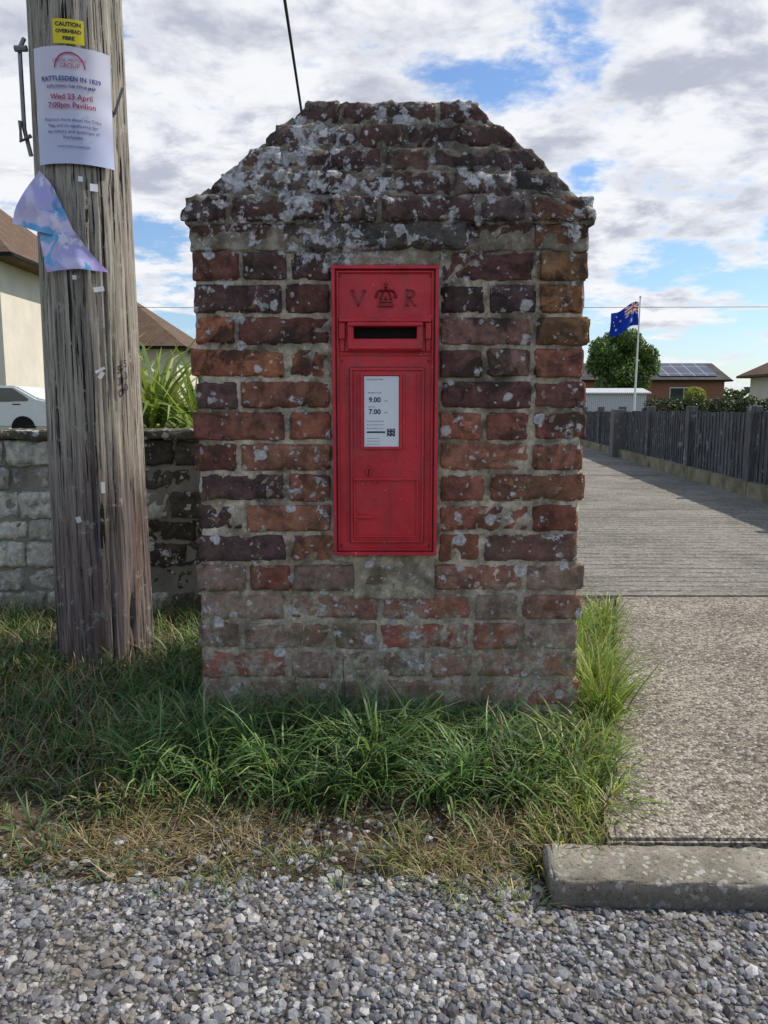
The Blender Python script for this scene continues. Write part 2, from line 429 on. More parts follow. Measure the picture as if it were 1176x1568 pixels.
stroke([(113,34.5),(113,57)],2.6); stroke([(110.5,57.3),(116,57.3)],1.2); stroke([(111,34.8),(119,34.8),(122.5,37),(123.5,40),(122,43.5),(118,45.6),(113,45.6)],1.8); stroke([(117,45.6),(124.5,57.3),(127,57.3)],2.2)
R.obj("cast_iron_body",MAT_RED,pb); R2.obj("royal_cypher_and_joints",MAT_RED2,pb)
kh=Acc(); disc(55,306,.0025,.0192,acc=kh); v,f=bbox(lx(55)-.0012,lx(55)+.0012,FY-.0192,FY,lz(313),lz(306),0); kh.add(v,f); kh.obj("keyhole",MAT_BLACK,pb)
cardA=Acc(); rb(48,101,163,270,.0175,.0005,.0,cardA); cardA.obj("collection_plate",MAT_WHITE,pb)
T=Acc()
def ctext(s,u,v,size,acc=None,off=0,al='LEFT'):
    vv,f=text_geo(s,size,0,al,off); T.add([(lx(u)+p[0],FY-.0181,lz(v)+p[1]) for p in vv],f)
ctext("COLLECTION TIMES",51,168,.0045); ctext("Monday to Friday",54,188,.0045)
ctext("9.00",55,199,.0165,off=.0004); ctext("am",79,200,.006); ctext("Saturday",54,209,.0045); ctext("7.00",55,217,.0165,off=.0004); ctext("am",79,218,.006)
for i in range(4): ctext("the last collection from",52,231+i*5.5,.0042)
for i in range(3): ctext("postbox near to here",52,257+i*4.5,.0035)
for i in range(7):
    for j in range(7):
        if (i*j+i+j*3)%3!=1:
            v,f=bbox(lx(83+i*1.7),lx(84.7+i*1.7),FY-.0181,FY-.0176,lz(244+j*1.7),lz(242.3+j*1.7)); T.add(v,f)
v,f=bbox(lx(52),lx(80),FY-.0181,FY-.0176,lz(249),lz(246.5)); T.add(v,f)
T.obj("plate_text",MAT_INK,pb)

# ------------------------------------------------------------------ telegraph pole
tp=empty("telegraph_pole")
PX,PY=-.900,2.42
m=MT("weathered_timber"); g=m.noise(9,8,.7,co=m.scaleco((7,7,.35))); g2=m.noise(34,7,.75,co=m.scaleco((4,4,.10)))
z=m.sep()[2]
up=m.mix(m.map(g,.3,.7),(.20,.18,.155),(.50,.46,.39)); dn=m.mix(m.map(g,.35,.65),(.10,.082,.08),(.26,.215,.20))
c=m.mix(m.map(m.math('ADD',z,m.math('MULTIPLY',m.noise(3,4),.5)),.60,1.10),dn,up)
c=m.mix(m.math('MULTIPLY',m.map(m.noise(6,5,co=m.scaleco((3,3,.5))),.55,.64),m.map(z,.35,.85,.6,0)),c,(.19,.07,.05))
c=m.mix(m.map(g2,.54,.60),c,(.045,.04,.037))
c=m.mix(m.map(m.noise(14,5,.6,co=m.scaleco((6,6,.22))),.59,.63),c,(.022,.02,.018))
c=m.mix(m.math('MULTIPLY',m.map(m.noise(24,6,.7),.58,.64),.55),c,(.42,.43,.37))
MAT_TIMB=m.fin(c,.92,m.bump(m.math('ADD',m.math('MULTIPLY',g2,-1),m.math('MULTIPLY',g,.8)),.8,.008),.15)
vs=[];fs=[];NS=160;NZ=150
for i in range(NZ+1):
    z=-.05+7.05*(i/NZ)**1.6; rr=.147-.0085*min(z,6)
    for k in range(NS):
        a=2*math.pi*k/NS
        n=noise.noise(Vector((math.cos(a)*6,math.sin(a)*6,z*.5)))*.004+noise.noise(Vector((math.cos(a)*22,math.sin(a)*22,z*.8)))*.0032
        cr=noise.noise(Vector((math.cos(a)*9+5,math.sin(a)*9,z*.35)))
        if abs(cr)<.035: n-=.014*(1-abs(cr)/.035)
        vs.append((PX+(rr+n)*math.cos(a),PY+(rr+n)*math.sin(a),z))
for i in range(NZ):
    for k in range(NS): fs.append((i*NS+k,i*NS+(k+1)%NS,(i+1)*NS+(k+1)%NS,(i+1)*NS+k))
fs.append(tuple(range(NZ*NS,NZ*NS+NS)))
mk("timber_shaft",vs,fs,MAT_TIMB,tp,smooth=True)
MAT_STEEL=simple("galvanised_steel",(.22,.225,.24),.5,metal=.6,bstr=.1)
MAT_TIN=simple("white_tag",(.70,.72,.75),.5,bstr=.05)
A0=math.radians(17)
def onpole(s,z,rr,a0=None):
    a=(A0 if a0 is None else a0)+s/rr; return (PX+rr*math.sin(a),PY-rr*math.cos(a),z)
H=Acc()
v,f=tube([(PX-.132,PY-.05,1.55),(PX-.143,PY-.06,1.62),(PX-.143,PY-.06,1.84),(PX-.133,PY-.05,1.87)],.0065,8); H.add(v,f)
v,f=tube([(PX-.118,PY-.07,1.835),(PX-.152,PY-.07,1.835)],.009,8); H.add(v,f)
v,f=tube([(PX-.12,PY-.07,1.60),(PX-.150,PY-.07,1.585),(PX-.150,PY-.07,1.64)],.006,8); H.add(v,f)
v,f=tube([(PX+.12,PY-.06,1.66),(PX+.15,PY-.07,1.73)],.004,6); H.add(v,f)
H.obj("steel_hooks",MAT_STEEL,tp)
Tg=Acc()
for (s,z,ww,hh,rt) in ((.02,.585,.011,.034,0),(-.055,.49,.016,.018,.3),(.035,1.44,.022,.02,0),(.035,1.16,.03,.014,.2),(.028,.93,.03,.008,.5),(.03,.915,.012,.022,-.6),(-.03,1.19,.012,.012,0),(.0,1.46,.012,.014,0)):
    q=[]
    for (a,b) in ((-1,-1),(1,-1),(1,1),(-1,1)):
        aa=a*ww/2*math.cos(rt)-b*hh/2*math.sin(rt); bb=a*ww/2*math.sin(rt)+b*hh/2*math.cos(rt)
        q.append(onpole(s+aa,z+bb,.152))
    Tg.add(q,[(0,1,2,3)])
Tg.obj("paper_scraps",MAT_TIN,tp)
num=Acc()
for i,ch in enumerate("530"):
    v,f=text_geo(ch,.032,.001); num.add([onpole(.105+p[0],.95-i*.035+p[1],.1475+p[2]) for p in v],f)
num.obj("pole_number",MAT_INK,tp)
AP=math.radians(12)
def sheet(s0,s1,z0,z1,rr,wr=.003,nx=24,nz=24,seed=0,a0=None):
    v=[];f=[]
    for j in range(nz+1):
        for i in range(nx+1):
            s=s0+(s1-s0)*i/nx; z=z0+(z1-z0)*j/nz
            r2=rr+wr*noise.noise(Vector((s*18+seed,z*14,seed)))
            v.append(onpole(s,z,r2,a0))
    for j in range(nz):
        for i in range(nx):
            a=j*(nx+1)+i; f.append((a,a+1,a+nx+2,a+nx+1))
    return v,f
po=empty("event_poster")
m=MT("poster_paper"); z=m.sep()[2]
c=m.mix(m.map(z,1.50,1.72),(.50,.54,.74),(.60,.60,.70)); MAT_POST=m.fin(c,.28,None,.5)
v,f=sheet(-.108,.112,1.500,1.808,.150,.004,seed=2,a0=AP); mk("paper",v,f,MAT_POST,po,smooth=True)
Pt=Acc();Pr=Acc();Ps=Acc()
def ptext(s,z,size,acc,off=0):
    v,f=text_geo(s,size,0,'CENTER',off); acc.add([onpole(p[0],z+p[1],.1553,AP) for p in v],f)
ptext("RATTLESDEN IN 1839",1.722,.0172,Ps,.0004); ptext("EXPLORING THE TITHE MAP",1.702,.0105,Ps,.0002)
ptext("Wed 23 April",1.675,.0205,Pr,.0004); ptext("7:00pm Pavilion",1.653,.0205,Pr,.0004)
for i,s in enumerate(("Find out more about the Tithe","Map and its significance for","the history and landscape of","Rattlesden")): ptext(s,1.615-i*.0155,.0125,Pt)
ptext("www.history.example",1.545,.010,Pt); ptext("LOCAL HISTORY",1.770,.012,Pr); ptext("GROUP",1.756,.016,Pr)
for k in range(24):
    a0_=math.pi*k/24; a1_=math.pi*(k+1)/24
    q=[onpole(.042*math.cos(a)*r_,1.750+.042*math.sin(a)*r_,.1552,AP) for a,r_ in ((a0_,1),(a1_,1),(a1_,.9),(a0_,.9))]
    Pr.add(q,[(0,1,2,3)])
Pt.obj("body_text",MAT_INKB,po); Pr.obj("date_text",MAT_INKR,po); Ps.obj("title_text",MAT_INKB,po)
cs=empty("caution_sign")
MAT_YEL=simple("yellow_plate",(.75,.62,.03),.45,var=.05,bstr=.05)
v,f=sheet(-.040,.042,1.813,1.876,.1545,0,10,2,a0=AP); mk("plate",v,f,MAT_YEL,cs,smooth=True)
Cx=Acc()
for i,(s,sz) in enumerate((("CAUTION",.0150),("OVERHEAD",.0130),("FIBRE",.0130))):
    v,f=text_geo(s,sz,0,'CENTER',.0005); Cx.add([onpole(.001+p[0],1.862-i*.018+p[1],.1555,AP) for p in v],f)
Cx.obj("lettering",MAT_INK,cs)
m=MT("torn_poster_print"); n=m.noise(11,3,out='Color',dist=.8); s_=m.sep(n)
c=m.mix(m.map(s_[0],.42,.58),(.42,.40,.74),(.62,.60,.86)); c=m.mix(m.map(s_[1],.53,.60),c,(.10,.38,.68)); c=m.mix(m.map(s_[2],.58,.64),c,(.50,.28,.66)); c=m.mix(m.map(m.noise(25,3),.60,.66),c,(.72,.72,.85))
MAT_TORN=m.fin(c,.3,None,.5)
tornp=empty("torn_poster")
def flap(poly,seed,lift):
    bm=bmesh.new(); vv=[bm.verts.new((p[0],0,p[1])) for p in poly]; bm.faces.new(vv)
    bmesh.ops.triangulate(bm,faces=bm.faces[:])
    bmesh.ops.subdivide_edges(bm,edges=bm.edges[:],cuts=9,use_grid_fill=True)
    for v in bm.verts:
        s,z=v.co.x,v.co.z
        wob=.012*noise.noise(Vector((s*16+seed,z*16,0)))
        if s<-.07:
            e=-.07-s; b=Vector(onpole(-.07,z,.151,AP)); a=AP-.07/.151
            tdir=Vector((-math.cos(a),-math.sin(a),0)); p=b+tdir*e+Vector((math.sin(a),-math.cos(a),0))*(lift*e+wob*1.5)
        else: p=Vector(onpole(s,z,.155+wob+.004,AP))
        v.co=p
    bm.normal_update(); me=bpy.data.meshes.new("flap"); bm.to_mesh(me); bm.free()
    me.materials.append(MAT_TORN)
    for p in me.polygons: p.use_smooth=True
    return me
for i,(poly,l) in enumerate(((((-.105,1.485),(-.150,1.43),(-.200,1.345),(-.12,1.318),(.0,1.290),(-.03,1.36),(-.06,1.43)),.15),(((-.120,1.325),(-.112,1.26),(-.095,1.205),(.0,1.212),(.080,1.208),(.03,1.26),(-.02,1.33),(-.065,1.40)),.0))):
    o=bpy.data.objects.new("sheet_%d"%(i+1),flap(poly,i*4,l)); link(o,tornp)

# ------------------------------------------------------------------ stone garden wall
sw=empty("stone_wall"); B=Acc()
WY=2.90
zt=.70; rows=7; zz=0
hs=[.12,.09,.105,.085,.11,.09,.10]
for r in range(rows):
    x=-6.0+random.uniform(-.1,.0); rh=hs[r]
    while x<.35:
        wd=random.uniform(.13,.36); k=random.uniform(.8,1.2)
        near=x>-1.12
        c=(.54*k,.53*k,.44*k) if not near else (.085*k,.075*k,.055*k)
        vis=-2.2<x<-.4
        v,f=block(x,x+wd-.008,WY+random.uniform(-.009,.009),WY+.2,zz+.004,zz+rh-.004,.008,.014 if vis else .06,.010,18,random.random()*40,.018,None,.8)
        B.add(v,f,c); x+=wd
    zz+=rh
B.obj("stone_blocks",MAT_STONE,sw,True)
v,f=bbox(-6,.35,WY+.006,WY+.19,-.05,.70); mk("wall_mortar",v,f,simple("wall_mortar",(.22,.21,.17),.95,bscale=90,bstr=.8,bd=.006),sw)
C=Acc()
x=-6
while x<.35:
    v,f=block(x,x+.44,WY-.02,WY+.22,.703,.738,.007,.02,.006,26,x,.010); C.add(v,f,(.11,.105,.075)); x+=.443
C.obj("coping",MAT_STONE,sw,True)

# ------------------------------------------------------------------ ground
m=MT("far_ground"); c=m.mix(m.map(m.noise(.8,6),.35,.65),(.055,.075,.022),(.11,.12,.045)); MAT_GROUND=m.fin(c,.95,m.bump(m.noise(20,4),.6,.02),.1)
G=600; mk("ground",[(-G,-G,-.03),(G,-G,-.03),(G,G,-.03),(-G,G,-.03)],[(0,1,2,3)],MAT_GROUND)
m=MT("gravel_bed"); vd=m.vor(120); vc=m.sep(m.vor(120,out='Color'))[0]
c=m.mix(vc,(.10,.10,.10),(.28,.28,.275)); c=m.mix(m.map(vd,.3,.7),c,(.045,.042,.038)); c=m.mix(m.map(m.noise(3,5),.45,.7,0,.5),c,(.13,.115,.09))
MAT_GB=m.fin(c,.85,m.bump(m.math('MULTIPLY',vd,-1),1,.006),.3)
mk("gravel_road",[(-30,-12,.0),(30,-12,.0),(30,1.9,.0),(-30,1.9,.0)],[(0,1,2,3)],MAT_GB)
def edge_y(x):
    e=1.165+.035*noise.noise(Vector((x*3,1,0)))+.03*noise.noise(Vector((x*11,4,0)))
    if x<-.3: e+= (-x-.3)*.06
    return e
def drive_x(y):
    if y<1.3: return .40-(1.3-y)*.9
    return .40+(min(y,3.2)-1.3)*.312
def soil(x,y):
    t=max(0,min(1,(y-edge_y(x))/.18)); t=t*t*(3-2*t)
    return -.012+.026*t+.020*max(0,min(1,(y-1.45)/.4))+.010*noise.noise(Vector((x*7,y*7,0)))*t+.005*noise.noise(Vector((x*28,y*28,2)))*t
vs=[];fs=[]
xs=np.concatenate([np.linspace(-7,-1.6,60),np.linspace(-1.58,1.4,240)]); ys=np.concatenate([np.linspace(1.05,1.7,90),np.linspace(1.715,3.4,80)])
for yy in ys:
    for xx in xs: vs.append((xx,yy,soil(xx,yy)))
nx=len(xs)
for j in range(len(ys)-1):
    for i in range(nx-1): a=j*nx+i; fs.append((a,a+1,a+nx+1,a+nx))
m=MT("verge_soil"); c=m.mix(m.map(m.noise(12,7,.65),.35,.65),(.055,.040,.028),(.17,.13,.085))
c=m.mix(m.map(m.noise(4,4),.5,.65,0,.5),c,(.085,.08,.04)); c=m.mix(m.map(m.sep(m.vor(120,out='Color'))[1],.84,.88),c,(.27,.26,.25)); c=m.mix(m.map(m.noise(110,6,.8),.55,.62,0,.7),c,(.025,.018,.014))
MAT_SOIL=m.fin(c,.97,m.bump(m.noise(70,8,.8),1,.014),.1)
mk("grass_verge",vs,fs,MAT_SOIL,smooth=True)

# ------------------------------------------------------------------ driveway + kerb
dr=empty("concrete_driveway")
m=MT("exposed_aggregate"); vc=m.sep(m.vor(140,out='Color')); vd=m.vor(140)
base=m.mix(m.map(m.noise(2.5,7,.65),.35,.65),(.155,.138,.112),(.275,.248,.202))
st=m.map(vc[0],.0,1.0,.35,1.55); c=m.mix(.8,base,m.mix(1,base,gray(m,st),'MULTIPLY'))
c=m.mix(m.map(vc[1],.88,.92,0,.7),c,(.48,.45,.41)); c=m.mix(m.map(vc[2],.86,.92,0,.8),c,(.06,.047,.038))
c=m.mix(m.map(m.noise(9,7,.75),.54,.68,0,.6),c,(.10,.088,.062)); c=m.mix(m.map(m.noise(30,4),.63,.7,0,.5),c,(.16,.15,.07))
MAT_AGG=m.fin(c,.9,m.bump(m.math('ADD',m.math('MULTIPLY',vd,-.8),m.noise(40,5)),.9,.006),.2)
m=MT("tamped_concrete"); yy_=m.sep()[1]
ph=m.math('ADD',m.math('MULTIPLY',yy_,68.0),m.math('MULTIPLY',m.noise(1.6,4,.6,co=m.scaleco((.8,1,1))),7.0))
gr=m.math('SINE',ph); brk=m.noise(6,6,.7,co=m.scaleco((.9,2.2,1)))
groove=m.math('MULTIPLY',m.map(gr,.25,.95),m.map(brk,.38,.58))
speck=m.noise(95,6,.8); vs2=m.sep(m.vor(85,out='Color'))
base=m.mix(m.map(m.noise(1.1,8,.7),.38,.62),(.19,.178,.150),(.31,.29,.245))
c=m.mix(m.math('MULTIPLY',groove,.70),base,(.07,.064,.054)); c=m.mix(m.map(speck,.48,.60,0,.55),c,(.095,.088,.074))
c=m.mix(m.map(vs2[0],.86,.92,0,.6),c,(.42,.40,.36)); c=m.mix(m.map(vs2[1],.88,.94,0,.6),c,(.06,.055,.048))
c=m.mix(m.map(m.noise(4,7,.75),.54,.66,0,.5),c,(.115,.108,.085))
MAT_TAMP=m.fin(c,.92,m.bump(m.math('ADD',m.math('MULTIPLY',groove,-.8),m.math('MULTIPLY',speck,.9)),.9,.010),.2)
def slab(name,poly,z0,z1,mat):
    bm=bmesh.new(); b=[bm.verts.new((p[0],p[1],z0)) for p in poly]; t=[bm.verts.new((p[0],p[1],z1)) for p in poly]
    n=len(poly); bm.faces.new(b[::-1]); tf=bm.faces.new(t)
    for i in range(n): bm.faces.new((b[i],b[(i+1)%n],t[(i+1)%n],t[i]))
    bmesh.ops.bevel(bm,geom=list(tf.edges),offset=.006,segments=2,affect='EDGES')
    me=bpy.data.meshes.new(name); bm.to_mesh(me); bm.free(); me.materials.append(mat)
    return link(bpy.data.objects.new(name,me),dr)
le=[]
for yy in np.linspace(3.11,1.30,26): le.append((drive_x(yy)+.014*noise.noise(Vector((yy*9,0,0)))+.01*noise.noise(Vector((yy*30,0,3))),yy))
slab("slab_1",le+[(3.05,1.285),(3.15,3.10)],-.05,.047,MAT_AGG)
ys_=[3.126,5.9,8.9,12.2,16.5,24]
for i in range(5):
    y0,y1=ys_[i],ys_[i+1]-.014
    slab("slab_%d"%(i+2),[(.80,y0),(3.15+.095*(y0-6),y0),(3.15+.095*(y1-6),y1),(.80,y1)],-.05,.046,MAT_TAMP)
kb=Acc()
m=MT("kerb_concrete"); z=m.sep()[2]; c=m.mix(m.map(m.noise(10,7,.7),.35,.65),(.20,.182,.146),(.34,.315,.26)); c=m.mix(m.map(m.noise(150,4,.7),.54,.62,0,.7),c,(.09,.08,.06)); c=m.mix(m.map(m.sep(m.vor(130,out='Color'))[0],.88,.92,0,.7),c,(.48,.46,.42)); c=m.mix(m.map(z,.015,.040,.45,0),c,(.085,.08,.068))
MAT_KERB=m.fin(c,.92,m.bump(m.noise(90,8,.75),.9,.006),.2)
ca,sa=math.cos(math.radians(-2.3)),math.sin(math.radians(-2.3))
for i in range(3):
    def xf(q):
        X=q.x-.28;Y=q.y-1.18; return Vector((.28+X*ca-Y*sa,1.18+X*sa+Y*ca,q.z))
    v,f=block(.28+i*.92,.28+i*.92+.905,1.18,1.290,-.05,.048,.006,.012,.0030,34,i*4+1,.012,xf,.8); kb.add(v,f)
kb.obj("kerb",MAT_KERB,None,True)

# ------------------------------------------------------------------ gravel stones
t=(1+5**.5)/2
ico=np.array([(-1,t,0),(1,t,0),(-1,-t,0),(1,-t,0),(0,-1,t),(0,1,t),(0,-1,-t),(0,1,-t),(t,0,-1),(t,0,1),(-t,0,-1),(-t,0,1)],float)/1.9
icf=np.array([(0,11,5),(0,5,1),(0,1,7),(0,7,10),(0,10,11),(1,5,9),(5,11,4),(11,10,2),(10,7,6),(7,1,8),(3,9,4),(3,4,2),(3,2,6),(3,6,8),(3,8,9),(4,9,5),(2,4,11),(6,2,10),(8,6,7),(9,8,1)])
def stones(px,py,pz,size,cols):
    n=len(px); v=np.repeat(ico[None],n,0)*(1+rng.uniform(-.28,.28,(n,12,1)))
    v*=rng.uniform(.55,1.2,(n,1,3)); q=rng.normal(size=(n,4)); q/=np.linalg.norm(q,axis=1)[:,None]
    w_,x_,y_,z_=q.T
    Rm=np.stack([1-2*(y_**2+z_**2),2*(x_*y_-z_*w_),2*(x_*z_+y_*w_),2*(x_*y_+z_*w_),1-2*(x_**2+z_**2),2*(y_*z_-x_*w_),2*(x_*z_-y_*w_),2*(y_*z_+x_*w_),1-2*(x_**2+y_**2)],1).reshape(n,3,3)
    v=np.einsum('nij,nkj->nki',Rm,v)*size[:,None,None]; v[:,:,2]*=.65
    v+=np.stack([px,py,pz],1)[:,None,:]
    f=(icf[None]+np.arange(n)[:,None,None]*12).reshape(-1,3)
    return v.reshape(-1,3),f,np.repeat(cols,12,0)
n=44000
px=rng.uniform(-1.2,1.7,n); py=rng.uniform(.60,1.60,n)
keep=[]; pz=np.zeros(n)
for i in range(n):
    s=soil(px[i],py[i]) if px[i]<1.2 else -.01
    g=noise.noise(Vector((px[i]*2.2,py[i]*2.2,7)))
    dens=1.0 if s<-.001 else max(0.0,.50-(py[i]-edge_y(px[i]))*2.0+g*.6)
    if px[i]>.27 and py[i]>1.165: dens=0
    pz[i]=max(s,0.0); keep.append(rng.random()<dens)
keep=np.array(keep); px,py,pz=px[keep],py[keep],pz[keep]; n=len(px)
size=rng.gamma(4,1/4,n)*.0052; size=np.clip(size,.002,.0115)
pal=np.array([(.165,.17,.185),(.23,.23,.24),(.115,.12,.135),(.31,.305,.295),(.20,.175,.145),(.38,.375,.37),(.09,.09,.10),(.20,.21,.23)])
cols=pal[rng.integers(0,8,n)]*rng.uniform(.7,1.2,(n,1))
v,f,c=stones(px,py,pz+size*.12,size,cols)
m=MT("stone_chippings"); cc_=m.mix(1,m.attr(),gray(m,m.map(m.noise(180,3),.3,.7,.75,1.25)),'MULTIPLY'); cc_=m.mix(m.map(m.noise(3.5,5),.48,.66,0,.5),cc_,(.13,.11,.088)); MAT_CHIP=m.fin(cc_,.78,m.bump(m.noise(400,2),.3,.001),.3)
mk("gravel",v,f,MAT_CHIP,None,c)

# ------------------------------------------------------------------ grass
def blades(bx,by,bz,L,phi,lean,bend,wd,col,K=5):
    n=len(bx); pts=np.zeros((n,K,3)); p=np.stack([bx,by,bz],1); d=L/(K-1)
    ang=lean.copy(); pts[:,0]=p
    hx,hy=np.cos(phi),np.sin(phi)
    for k in range(1,K):
        p=p+np.stack([np.sin(ang)*hx*d,np.sin(ang)*hy*d,np.cos(ang)*d],1); pts[:,k]=p; ang=ang+bend/(K-1)
        ph=phi+rng.normal(0,.15,n); hx,hy=np.cos(ph),np.sin(ph)
    pts[:,:,2]=np.maximum(pts[:,:,2],(bz+.004)[:,None])
    tw=phi+math.pi/2+rng.normal(0,.6,n); side=np.stack([np.cos(tw),np.sin(tw),np.zeros(n)],1)
    prof=np.array([.8,1,.85,.55,.08])
    v=np.zeros((n,K,2,3)); hw=(wd[:,None]*prof[None])[:,:,None]*side[:,None,:]/2
    v[:,:,0]=pts-hw; v[:,:,1]=pts+hw
    base=np.arange(n)[:,None]*K*2
    q=[]
    for k in range(K-1): q.append(np.stack([base[:,0]+2*k,base[:,0]+2*k+1,base[:,0]+2*k+3,base[:,0]+2*k+2],1))
    f=np.concatenate(q,0)
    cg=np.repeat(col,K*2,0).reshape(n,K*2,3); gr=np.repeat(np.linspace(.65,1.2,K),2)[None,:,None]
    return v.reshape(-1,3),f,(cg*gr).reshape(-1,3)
GV=[];GF=[];GC=[];off=0
def addb(*a):
    global off
    v,f,c=blades(*a); GV.append(v);GF.append(f+off);GC.append(c); off+=len(v)
greens=np.array([(.075,.150,.045),(.095,.18,.055),(.055,.115,.040),(.125,.215,.065),(.15,.23,.080),(.08,.155,.065),(.22,.28,.13)])
drys=np.array([(.34,.27,.15),(.27,.205,.11),(.42,.34,.20),(.19,.17,.08)])
yel=np.array([(.21,.31,.06),(.17,.27,.05),(.27,.34,.08),(.31,.31,.12)])
short=np.concatenate([greens,drys])
def inpillar(x,y): return (x>-.47)&(x<.50)&(y>1.84)&(y<2.41)
def scatter(n,x0,x1,y0,y1,dens,L,col,lean=(.1,.8),bend=(.3,1.8),w=(.0026,.0048)):
    x=rng.uniform(x0,x1,n); y=rng.uniform(y0,y1,n)
    d=np.array([dens(a,b) for a,b in zip(x,y)]); k=(rng.random(n)<d)&~inpillar(x,y)&(np.hypot(x-PX,y-PY)>.15)
    x,y=x[k],y[k]; n=len(x)
    if n==0: return
    z=np.array([soil(a,b) for a,b in zip(x,y)])-.003
    Ls=rng.uniform(*L,n); c=col[rng.integers(0,len(col),n)]*rng.uniform(.7,1.3,(n,1))
    addb(x,y,z,Ls,rng.uniform(0,2*math.pi,n),rng.uniform(*lean,n),rng.uniform(*bend,n),rng.uniform(*w,n),c)
def nz(x,y,s=2.5,o=0): return noise.noise(Vector((x*s+o,y*s,o)))
def ss(a,b,x): t=max(0,min(1,(x-a)/(b-a))); return t*t*(3-2*t)
def gline(x):
    return 1.51+.05*math.sin(x*5+1)+(.10 if x<-.5 else 0)
scatter(15000,-3.2,-.35,1.28,2.90,lambda x,y:(.10+.90*ss(gline(x)-.12,gline(x)+.25,y+.35*nz(x,y,3,5)))*ss(-.22,.25,nz(x,y,3.2)),(.035,.09),short)
scatter(4400,-1.5,-.40,1.66,2.9,lambda x,y:1,(.05,.12),short)
scatter(3600,-.75,.50,1.45,1.86,lambda x,y:ss(gline(x)-.1,gline(x)+.12,y+.2*nz(x,y,5,3)),(.05,.12),short)
def clump(cx,cy,n,L,spread,col,w=(.003,.0058),bend=(1.0,2.4),lean=(.1,.7)):
    a=rng.uniform(0,2*math.pi,n); r=np.abs(rng.normal(0,spread,n)); x=cx+r*np.cos(a); y=cy+r*np.sin(a)
    k=~inpillar(x,y); x,y,a=x[k],y[k],a[k]; n=len(x)
    z=np.array([soil(p,q) for p,q in zip(x,y)])-.004
    c=col[rng.integers(0,len(col),n)]*rng.uniform(.65,1.3,(n,1))*rng.uniform(.70,1.3)
    ph=a+rng.normal(0,.6,n)
    addb(x,y,z,rng.uniform(*L,n),ph,rng.uniform(*lean,n),rng.uniform(*bend,n),rng.uniform(*w,n),c)
for i in range(34):
    x=-.52+.98*(i+.5)/34+rng.uniform(-.02,.02); y=1.79-abs(rng.normal(0,.08)); k=1.0-.42*max(0,(x+.05)/.5)
    clump(x,y,42,(.10*k,.20*k),.028,greens)
for (x,y,kk) in ((-.10,1.68,1.25),(-.02,1.62,1.2),(-.16,1.70,1.1),(.08,1.68,1),(.30,1.60,1),(.37,1.63,1),(-.30,1.66,1),(-.42,1.68,1),(.2,1.57,1),(.0,1.55,1),(-.22,1.56,1),(-.06,1.51,1.0),(.12,1.50,.9),(-.36,1.54,.85),(-.5,1.58,.9),(.40,1.53,.8),(-.15,1.47,.8),(.28,1.49,.75)):
    k=kk*(1.0-.3*max(0,(x+.05)/.5)); clump(x,y,78,(.13*k,.25*k),.026,greens,(.0035,.0074))
for i in range(26): clump(rng.uniform(-.66,-.45),rng.uniform(1.6,2.5),40,(.08,.17),.03,greens)
for i in range(30): clump(rng.uniform(-2.2,-.6),rng.uniform(1.80,2.85),34,(.06,.14),.035,greens)
for i in range(26): clump(rng.uniform(-1.2,-.5),rng.uniform(1.36,1.75),26,(.04,.11),.03,short)
def strip(x,y):
    dx=drive_x(y); return (.50+.8*nz(x,y,6,2)) if (.48<x<dx+.015) else 0
scatter(13000,.40,1.02,1.42,2.9,strip,(.04,.13),np.concatenate([yel,yel,greens[3:],drys[:1]]),lean=(.1,.9))
scatter(1500,.28,.46,1.25,1.60,lambda x,y:.7 if x<drive_x(y)+.02 else 0,(.04,.09),np.concatenate([yel,drys]))
for i in range(30):
    y=rng.uniform(1.5,2.8); clump(drive_x(y)-rng.uniform(.0,.12),y,26,(.07,.18),.02,yel)
for i in range(12): clump(rng.uniform(.52,.60),rng.uniform(1.84,2.5),34,(.13,.25),.02,yel,(.003,.006),(.4,1.8),(.05,.5))
for (x,y) in ((.40,1.42),(.44,1.50),(.42,1.58),(.48,1.62),(.45,1.44)): clump(x,y,70,(.06,.14),.03,yel)
for i in range(18):
    y=rng.uniform(1.45,2.5); clump(drive_x(y)-.02,y,3,(.12,.26),.01,drys,(.0012,.002),(.1,.9),(.2,1.1))
scatter(19000,-1.4,.42,1.15,1.64,lambda x,y:ss(-.25,.35,nz(x,y,4,9))*.9*ss(0,.12,y-edge_y(x)),(.02,.07),drys,(.6,1.5),(.1,1.2),(.0012,.0028))
scatter(6500,-1.4,.40,1.18,1.66,lambda x,y:ss(.0,.40,nz(x,y,5,21)),(.025,.065),short,(.1,.9),(.3,1.5),(.0018,.0035))
for (x,y,n_) in ((.13,1.25,90),(.20,1.22,100),(.24,1.18,90),(.08,1.28,60),(.03,1.31,50),(.27,1.27,90),(.17,1.17,40),(.22,1.12,30)):
    clump(x,y,n_,(.03,.07),.03,np.concatenate([yel,drys[:3]]),(.0018,.003),(.5,1.6),(.2,1.2))
for i in range(60): clump(rng.uniform(-1.1,.2),rng.uniform(1.20,1.55),20,(.025,.065),.018,short,(.0018,.0034),(.5,1.7),(.2,1.1))
m=MT("grass_blades"); c=m.attr(); m.fin(c,.5,None,.35)
tr=m.n('ShaderNodeBsdfTranslucent'); m.set(tr.inputs[0],m.mix(1,c,(1.5,1.6,.8),'MULTIPLY')); ms=m.n('ShaderNodeMixShader'); ms.inputs[0].default_value=.30
m.nt.links.new(m.b.outputs[0],ms.inputs[1]); m.nt.links.new(tr.outputs[0],ms.inputs[2]); m.nt.links.new(ms.outputs[0],m.out.inputs[0]); MAT_GRASS=m.m
mk("grass",np.concatenate(GV),np.concatenate(GF),MAT_GRASS,None,np.concatenate(GC),True)

